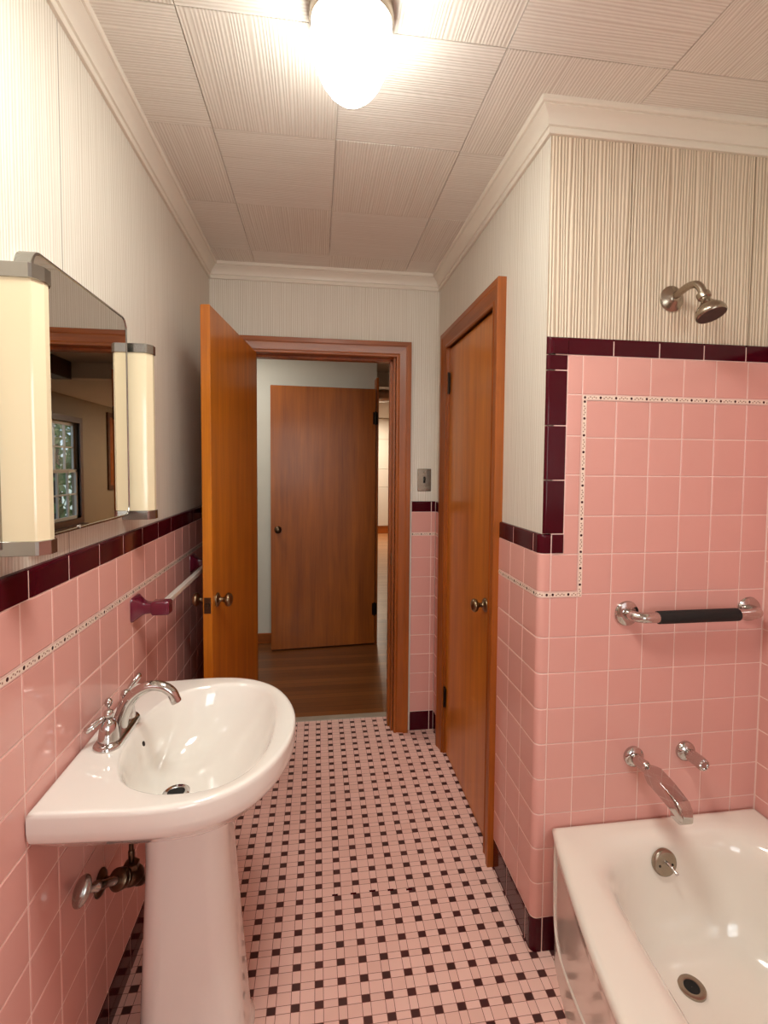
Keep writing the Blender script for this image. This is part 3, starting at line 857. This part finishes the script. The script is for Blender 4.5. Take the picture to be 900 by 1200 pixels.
bm = BM(); tube(bm, [(.040, SY, .848), (.040, SY, .905)], .0028, 10); lathe(bm, [(.003, 0), (.0075, .005), (.0095, .012), (.0065, .020), (.002, .023)], (.040, SY, .903), n=18)
kid('lift_knob', bm, M['chrome'], fau, 60)

# ---- supply valve under the sink
val = thing('supply_valve', 'tarnished supply valve with oval handle on the wall under the sink', 'valve', (0, 1.25, .45))
bm = BM(); lathe(bm, [(.032, .001), (.032, .004), (.027, .009), (.016, .014), (.0115, .018), (.0115, .022)], (0, 1.262, .440), (1, 0, 0), 28)
tube(bm, [(.0, 1.262, .440), (.085, 1.236, .470)], .011, 16); kid('wall_flange', bm, M['dark_bronze'], val, 50)
B = Vector((.090, 1.226, .482))
H = Vector((.030, 1.092, .566)); ax = (H-B).normalized()
bm = BM(); lathe(bm, [(.010, -.026), (.019, -.022), (.0235, -.01), (.024, .006), (.020, .016), (.017, .020), (.0185, .024), (.022, .026), (.0225, .034), (.020, .036), (.0235, .038), (.024, .050), (.020, .053), (.014, .055)], B, ax, 24)
lathe(bm, [(.013, 0), (.017, .010), (.0185, .014), (.0185, .026), (.014, .029), (.0095, .030)], B+Vector((0, 0, .006)), (0, 0, 1), 6)
tube(bm, [B, B+Vector((.012, .012, -.022)), B+Vector((.010, .034, -.045))], [.016, .015, .011], 16)
kid('valve_body', bm, M['dark_bronze'], val, 45)
bm = BM(); tube(bm, [B+Vector((0, 0, .03)), B+Vector((0, 0, .06)), (.090, 1.226, .62), (.072, 1.228, .76)], [.0062, .0055, .0055, .0055], 12)
lathe(bm, [(.0075, 0), (.0075, .018), (.006, .02)], B+Vector((0, 0, .044)), (0, 0, 1), 12)
kid('supply_tube', bm, M['dark_bronze'], val, 50)
bm = BM(); lathe(bm, [(.0095, .050), (.0100, .066), (.0090, .068), (.0090, .108), (.0115, .111), (.0115, .121), (.0090, .124), (.0085, .152), (.012, .158)], B, ax, 20)
kid('stem', bm, M['steel'], val, 45)
bm = BM(); u, w, _ = frame(ax); c = B+ax*.163
for_pts = [(1.0, 0), (1.05, .004), (1.0, .009), (.8, .013), (.4, .016), (.02, .017)]
up = Vector((0, 0, 1)); up = (up-ax*up.dot(ax)).normalized(); sd = ax.cross(up)
loft(bm, [[c+ax*(h-.008)+(up*math.cos(2*PI*k/28)*.030+sd*math.sin(2*PI*k/28)*.018)*s for k in range(28)] for s, h in [(.3, .0)]+for_pts])
kid('oval_handle', bm, M['steel'], val, 60)

# ---- medicine cabinet with mirror
my0, my1, mz0, mz1, MX = .995, 1.452, 1.348, 1.892, .020
cab = thing('mirror_cabinet', 'wall mirror cabinet with thin steel frame above the sink', 'mirror', (-T, (my0+my1)/2, mz0))
def rr3(ins, x, r): return [(x, p[0], p[1]) for p in rrect((my0+my1)/2, (mz0+mz1)/2, (my1-my0)/2-ins, (mz1-mz0)/2-ins, max(r-ins, .002), 8)]
bm = BM(); loft(bm, [rr3(.0, -T, .032), rr3(.0, MX-.003, .032), rr3(.001, MX, .032), rr3(.005, MX+.001, .032), rr3(.0065, MX-.001, .032), rr3(.007, MX-.004, .032)], True, False)
kid('frame', bm, M['steel'], cab, 40)
bm = BM(); loft(bm, [rr3(.0062, MX-.0015, .032), rr3(.0065, MX-.0012, .032)], True, True)
kid('mirror_glass', bm, M['mirror'], cab)
bm = BM(); lathe(bm, [(.004, 0), (.004, .004), (.002, .006), (.0004, .0062)], (MX-.002, 1.155, mz0+.006), (1, 0, 0), 12); kid('mirror_clip', bm, M['chrome'], cab)

# ---- two vertical lamps flanking the mirror
def wall_lamp(y0, y1, label):
    t = thing('vanity_lamp', label, 'wall lamp', (-T, (y0+y1)/2, 1.335), 'lamps flanking the mirror')
    yc, hw = (y0+y1)/2, (y1-y0)/2
    def ring(z, k=0.0):
        xf, xs = .072+k, .056+k; w = hw+k; c = .020
        pts = [(-T, -w), (xs, -w)]
        pts += [(xs+(xf-xs)*.3, -w+c*.12), (xf, -w+c)]
        pts += [(x, -y) for x, y in pts[::-1]]
        return [(x, yc+y, z) for x, y in pts]
    bm = BM(); loft(bm, [ring(1.357), ring(1.360), ring(1.805), ring(1.808)])
    kid('shade', bm, M['opal'], t, 30)
    for a, c in ((1.333, 1.359), (1.806, 1.832)):
        bm = BM(); loft(bm, [ring(a, .0015), ring(a+.001, .0030), ring(c-.001, .0030), ring(c, .0015)])
        kid('end_cap', bm, M['steel'], t, 25)
    bm = BM(); box(bm, -T, .006, y0-.007, y1+.007, 1.345, 1.82, .001); kid('back_plate', bm, M['steel'], t)
wall_lamp(.912, .966, 'cream opal wall lamp left of the mirror, cut by the picture edge')
wall_lamp(1.474, 1.528, 'cream opal wall lamp right of the mirror, next to the open door')

# ---- towel bar
tb = thing('towel_bar', 'towel bar on maroon ceramic post below the tile border, left wall', 'towel bar', (0, 1.85, 1.06))
def post(y):
    bm = BM(); zc = 1.062
    def q(x, hy, hz): return [(x, p[0], p[1]) for p in rrect(y, zc, hy, hz, min(hy, hz)*.25, 4)]
    loft(bm, [q(.0004, .036, .036), q(.006, .035, .035), q(.016, .026, .027), q(.026, .020, .0195), q(.034, .0175, .016), q(.050, .0165, .0145), q(.053, .0185, .019), q(.056, .0195, .021), q(.098, .0195, .021), q(.103, .017, .018)])
    return kid('post', bm, M['maroon_ceramic'], tb, 35)
post(1.528); post(2.20)
bm = BM(); box(bm, .066, .084, 1.54, 2.19, 1.055, 1.073, .003); kid('bar', bm, M['bar_clear'], tb)

# ---- light switch
sw = thing('light_switch', 'small metal light switch plate on the wall above the tile, right of doorway', 'light switch', (1.127, YB, 1.412))
bm = BM(); box(bm, 1.089, 1.166, YB+T-.006, YB+T, 1.350, 1.474, .003); kid('plate', bm, M['nickel'], sw)
bm = BM(); box(bm, 1.122, 1.133, YB+T-.009, YB+T-.005, 1.396, 1.430, .001); kid('slot', bm, M['hole'], sw)
bm = BM(); v = box(bm, 1.1235, 1.1315, YB+T-.024, YB+T-.006, 1.410, 1.421, .002)
kid('toggle', bm, M['black_iron'], sw)
for z in (1.372, 1.452):
    bm = BM(); lathe(bm, [(.0035, 0), (.003, .0015), (.0004, .0018)], (1.1275, YB+T-.006, z), (0, -1, 0), 12); kid('screw', bm, M['bronze'], sw)

# ---- shower head
sh = thing('shower_head', 'brushed metal shower head on a bent arm above the pink tile', 'shower head', (1.595, YS+T, 2.0))
bm = BM(); lathe(bm, [(.037, 0), (.038, .004), (.034, .007), (.026, .010), (.016, .017), (.012, .020)], (1.595, YS+T, 2.0), (0, -1, 0), 32); kid('flange', bm, M['nickel'], sh, 50)
ap = spline([(1.595, YS+T, 2.0), (1.595, 1.325, 2.008), (1.596, 1.295, 2.014), (1.598, 1.268, 2.010), (1.600, 1.252, 1.994), (1.601, 1.243, 1.970)], 6)
bm = BM(); tube(bm, ap, .0105, 18); kid('arm', bm, M['nickel'], sh, 60)
ha = Vector((.10, -.36, -.92)).normalized()
bm = BM(); lathe(bm, [(.0125, -.006), (.0165, -.004), (.0175, .002), (.0165, .012), (.0125, .015), (.0125, .020), (.0160, .026), (.020, .032), (.026, .038), (.033, .046), (.0365, .054), (.038, .060), (.038, .067), (.0355, .070), (.034, .068)], (1.601, 1.244, 1.974), ha, 36); kid('head', bm, M['nickel'], sh, 40)
bm = BM(); lathe(bm, [(.0345, .0675), (.0345, .0695), (.0005, .0705)], (1.601, 1.244, 1.974), ha, 36, cap0=False)
kid('spray_face', bm, simple('dark_spray_face', lin(58, 52, 46), .4, .3, bumpscale=260, bumpd=.002), sh, 40)

# ---- grab bar
gb = thing('grab_bar', 'chrome grab bar with black foam grip on the shower wall', 'grab bar', (1.68, YS, 1.05))
GY = 1.300
for x in (1.474, 1.892):
    bm = BM(); lathe(bm, [(.0375, .0005), (.0385, .004), (.036, .009), (.026, .012), (.018, .013)], (x, YS, 1.050), (0, -1, 0), 32); kid('flange', bm, M['chrome'], gb, 40)
gp = spline([(1.474, YS-.004, 1.050), (1.474, 1.335, 1.050), (1.478, 1.318, 1.050), (1.490, 1.305, 1.050), (1.508, GY, 1.050), (1.56, GY, 1.050)], 5)
gq = [(3.366-p.x, p.y, p.z) for p in gp][::-1]
bm = BM(); tube(bm, gp+gq, .0158, 20); kid('rail', bm, M['chrome'], gb, 60)
bm = BM(); lathe(bm, [(.0165, 0), (.0188, .001), (.0192, .004), (.0192, .262), (.0188, .265), (.0165, .266)], (1.540, GY, 1.050), (1, 0, 0), 24); kid('foam_grip', bm, M['rubber'], gb, 50)

# ---- tub spout and valve handle
ts = thing('tub_spout', 'chrome tub spout on the pink tile over the tub', 'tub spout', (1.511, YS, .6))
bm = BM(); lathe(bm, [(.031, .0005), (.031, .010), (.0265, .015), (.017, .017), (.0165, .085)], (1.511, YS, .601), (0, -1, 0), 28); kid('escutcheon', bm, M['chrome'], ts, 40)
bm = BM()
def srect(y, zc, hx, hz, r): return [(1.511+px, y, zc+pz) for px, pz in rrect(0, 0, hx, hz, r, 5)]
loft(bm, [srect(1.272, .601, .0195, .0195, .018), srect(1.262, .601, .0225, .0215, .014), srect(1.252, .600, .0245, .0225, .009), srect(1.20, .593, .0225, .022, .006), srect(1.165, .586, .0210, .0215, .005), srect(1.142, .580, .0200, .0220, .005), srect(1.128, .572, .0185, .0180, .006), srect(1.121, .564, .0150, .0100, .005)])
box(bm, 1.492, 1.530, 1.128, 1.166, .545, .575, .006)
kid('spout_body', bm, M['chrome'], ts, 25)
bm = BM(); lathe(bm, [(.0075, 0), (.0085, .004), (.010, .009), (.0095, .014), (.003, .016)], (1.500, 1.272, .617), (-.4, -.2, .85), 16); kid('diverter_knob', bm, M['chrome'], ts, 50)
th = thing('tub_valve_handle', 'short chrome valve handle on pink tile right of the tub spout', 'tap', (1.688, YS, .605))
bm = BM(); lathe(bm, [(.031, .0005), (.031, .008), (.027, .014), (.018, .018), (.014, .02)], (1.688, YS, .605), (0, -1, 0), 28); kid('escutcheon', bm, M['chrome'], th, 40)
bm = BM()
def fl(r, y):
    return [(1.688+(r+.0012*math.cos(12*a))*math.cos(a), y, .605+(r+.0012*math.cos(12*a))*math.sin(a)) for a in [2*PI*k/72 for k in range(72)]]
loft(bm, [fl(.0135, YS-.016), fl(.0155, YS-.022), fl(.0175, YS-.03), fl(.0180, YS-.072), fl(.0165, YS-.080), fl(.012, YS-.082), fl(.011, YS-.0795)])
kid('knob', bm, M['chrome'], th, 50)

# ---- bathtub
tub = thing('bathtub', 'white enamel bathtub with bowed apron at lower right', 'bathtub', (1.58, .59, 0))
TY0, TY1, TX1, TZ = -.168, YS-.003, XC-.003, .402
def tx_front(y):
    s = max(0.0, min(1.0, (TY1-y)/(TY1-TY0))); return 1.250-.132*math.sin(PI*s)**.92
NY = 60
ys = [TY1-(TY1-TY0)*k/NY for k in range(NY+1)]
def outer(dz_in, z):
    """outline ccw from back-left corner along the bowed front to the near end, then round"""
    o = [(tx_front(y)+dz_in, y-(dz_in if k == 0 else 0)+(dz_in if k == NY else 0), z) for k, y in enumerate(ys)]
    m = 24
    o += [(tx_front(TY0)+dz_in+(TX1-tx_front(TY0)-2*dz_in)*k/m, TY0+dz_in, z) for k in range(1, m)]
    o += [(TX1-dz_in, TY0+dz_in+(TY1-TY0-2*dz_in)*k/NY, z) for k in range(NY+1)]
    o += [(TX1-dz_in-(TX1-tx_front(TY1)-2*dz_in)*k/m, TY1-dz_in, z) for k in range(1, m)]
    return o
NO = len(outer(0, 0))
def inner(x0, x1, y0, y1, r, z, bow=0.0):
    """same point count as outer(): superellipse-like rounded outline matched by angle to the outer one"""
    cx_, cy_ = (x0+x1)/2, (y0+y1)/2; o = []
    poly = rrect(cx_, cy_, (x1-x0)/2, (y1-y0)/2, r, 10)
    # pull the left side outward to follow the bowed rim
    poly2 = []
    for x, y in poly:
        t = max(0, min(1, (y-y0)/(y1-y0)))
        poly2.append((x-bow*math.sin(PI*t)*(max(0, (cx_-x))/(cx_-x0)), y))
    dens = []
    for (xa, ya), (xb, yb) in zip(poly2, poly2[1:]+poly2[:1]):
        L = math.hypot(xb-xa, yb-ya); k = max(1, int(L/.03))
        for j in range(k):
            xx, yy = xa+(xb-xa)*j/k, ya+(yb-ya)*j/k
            t = max(0, min(1, (yy-y0)/(y1-y0)))
            if L > .2 and xa < cx_ and xb < cx_: xx = x0-bow*math.sin(PI*t)
            dens.append((xx, yy))
    for px, py, _ in outer(0, 0):
        a = math.atan2((py-cy_)/(y1-y0), (px-cx_)/(x1-x0)); dx, dy = math.cos(a)*(x1-x0), math.sin(a)*(y1-y0); best = 0
        for (xa, ya), (xb, yb) in zip(dens, dens[1:]+dens[:1]):
            ex, ey = xb-xa, yb-ya; den = dx*ey-dy*ex
            if abs(den) < 1e-12: continue
            t = ((xa-cx_)*ey-(ya-cy_)*ex)/den; s = ((xa-cx_)*dy-(ya-cy_)*dx)/den
            if t > 0 and -1e-6 <= s <= 1+1e-6: best = max(best, t)
        o.append((cx_+dx*best, cy_+dy*best, z))
    return o
ix0, ix1, iy0, iy1 = 1.322, 1.872, -.03, 1.276
rg = [outer(.012, 0.0), outer(.012, .05), outer(.012, .33), outer(.008, .362), outer(.002, .378), outer(0, .388), outer(.003, .396), outer(.010, .4015), outer(.020, .403)]
def IN(k, z, dy1=0, dy0=0): return inner(ix0+k, ix1-k, iy0+k+dy0, iy1-k-dy1, .15, z, .052)
rg += [IN(-.050, .4028), IN(-.034, .4018), IN(-.018, .398), IN(-.004, .390), IN(.008, .376), IN(.017, .354), IN(.023, .325), IN(.030, .28, .0, .03), IN(.040, .20, .004, .08), IN(.056, .14, .008, .12), IN(.080, .108, .01, .14), IN(.115, .094, .015, .15), IN(.17, .088, .02, .15), IN(.24, .085, .03, .15)]
bm = BM(); loft(bm, rg, True, True)
kid('tub_shell', bm, M['enamel'], tub, 60)
rp = spline([(0, 1.345, .37), (0, 1.341, .27), (0, 1.330, .17), (0, 1.305, .112), (0, 1.263, .095), (0, 1.200, .105), (0, 1.132, .126), (0, 1.035, .159), (0, .93, .196), (0, .80, .232), (0, .59, .262), (0, .38, .232), (0, .2, .17), (0, .05, .10)], 6)
bm = BM(); tube(bm, [(tx_front(p.y)+.013, p.y, p.z) for p in rp], .0055, 10); kid('apron_bead', bm, M['enamel'], tub, 60)
bm = BM(); OV = Vector((1.550, 1.249, .338)); on_ = Vector((0, -.985, .17))
lathe(bm, [(.037, -.006), (.037, .003), (.035, .006), (.030, .0075), (.001, .008)], OV, on_, 36); ov = kid('overflow_plate', bm, M['nickel'], tub, 40)
bm = BM(); p0 = OV+on_*.008
tube(bm, [p0+Vector((.002, 0, .004)), p0+Vector((.004, -.014, .004)), p0+Vector((.010, -.034, -.006))], [.0045, .0042, .0042], 12); kid('trip_lever', bm, M['chrome'], ov, 50)
bm = BM()
bm.free()
for s in (-1, 1):
    bm = BM(); lathe(bm, [(.004, 0), (.0035, .001), (.0004, .0012)], p0+Vector((s*.020, 0, -.004)), on_, 10)
    kid('screw', bm, M['black_iron'], ov)
bm = BM(); DT = (1.543, 1.123, .0945); lathe(bm, [(.034, -.004), (.034, .003), (.031, .0045), (.020, .0025), (.019, -.003)], DT, n=36, cap1=False); td = kid('drain', bm, M['nickel'], tub, 40)
bm = BM(); lathe(bm, [(.0195, .0015), (.0005, .0017)], DT, n=24, cap0=False, cap1=False); kid('drain_hole', bm, M['hole'], td)

# ------------------------------------------------------------------ light
W = bpy.data.worlds.new('sky'); bpy.context.scene.world = W; W.use_nodes = True
nt = W.node_tree; bg = nt.nodes['Background']
sky = nt.nodes.new('ShaderNodeTexSky'); sky.sky_type = 'HOSEK_WILKIE'; sky.turbidity = 3
sky.sun_direction = Vector((.5, -.5, .7)).normalized()
nt.links.new(sky.outputs[0], bg.inputs[0]); bg.inputs[1].default_value = 2.5
def area(name, loc, rot, sx, sy, power, col):
    l = bpy.data.lights.new(name, 'AREA'); l.shape = 'RECTANGLE'; l.size = sx; l.size_y = sy; l.energy = power; l.color = col
    o = bpy.data.objects.new(name, l); COL.objects.link(o); o.location = loc; o.rotation_euler = rot; return o
area('rear_fill', ((WX0+WX1)/2, YR-.2, (WZ0+WZ1)/2), (PI/2, 0, 0), 1.1, 1.15, 12.5, (.91, .98, .96))  # added fill acting as daylight, outside the added rear window
area('overhead_fill', (.62, .62, ZC-.03), (0, 0, 0), .34, .34, 8, (.95, 1, .93))  # added bare fill under the ceiling, out of view, no fixture
area('hall_fill', (-.2, 3.4, 2.44), (0, 0, 0), .4, .4, 4.5, (1, 1, .92))  # unseen fill added to brighten the hall, without a fixture
area('room_fill', (1.3, 9.5, 2.48), (0, 0, 0), .5, .5, 26, (1, .86, .70))  # extra fill added to lift the end of the far room

# ------------------------------------------------------------------ camera
CAM = Vector((.5409, 0, 1.4967)); yaw, pitch, roll = .1364, .0478, .0078; F = 571.38; PPY = 571.5
cyw, syw, cp, spp = math.cos(yaw), math.sin(yaw), math.cos(pitch), math.sin(pitch)
right = Vector((cyw, -syw, 0)); fwd = Vector((syw*cp, cyw*cp, -spp)); upv = right.cross(fwd)
cr, sr = math.cos(roll), math.sin(roll)
r2 = right*cr+upv*sr; u2 = upv*cr-right*sr
cam = bpy.data.cameras.new('camera'); co = bpy.data.objects.new('camera', cam); COL.objects.link(co)
m = Matrix((r2, u2, -fwd)).transposed().to_4x4(); m.translation = CAM; co.matrix_world = m
cam.sensor_fit = 'VERTICAL'; cam.sensor_height = 24; cam.sensor_width = 18; cam.lens = F/1200*24
cam.shift_y = -(600-PPY)/1200; cam.clip_start = .01
S = bpy.context.scene; S.camera = co
S.view_settings.view_transform = 'Standard'; S.view_settings.look = 'None'; S.view_settings.gamma = 1; S.view_settings.use_curve_mapping = False
S.view_settings.exposure = 1.25
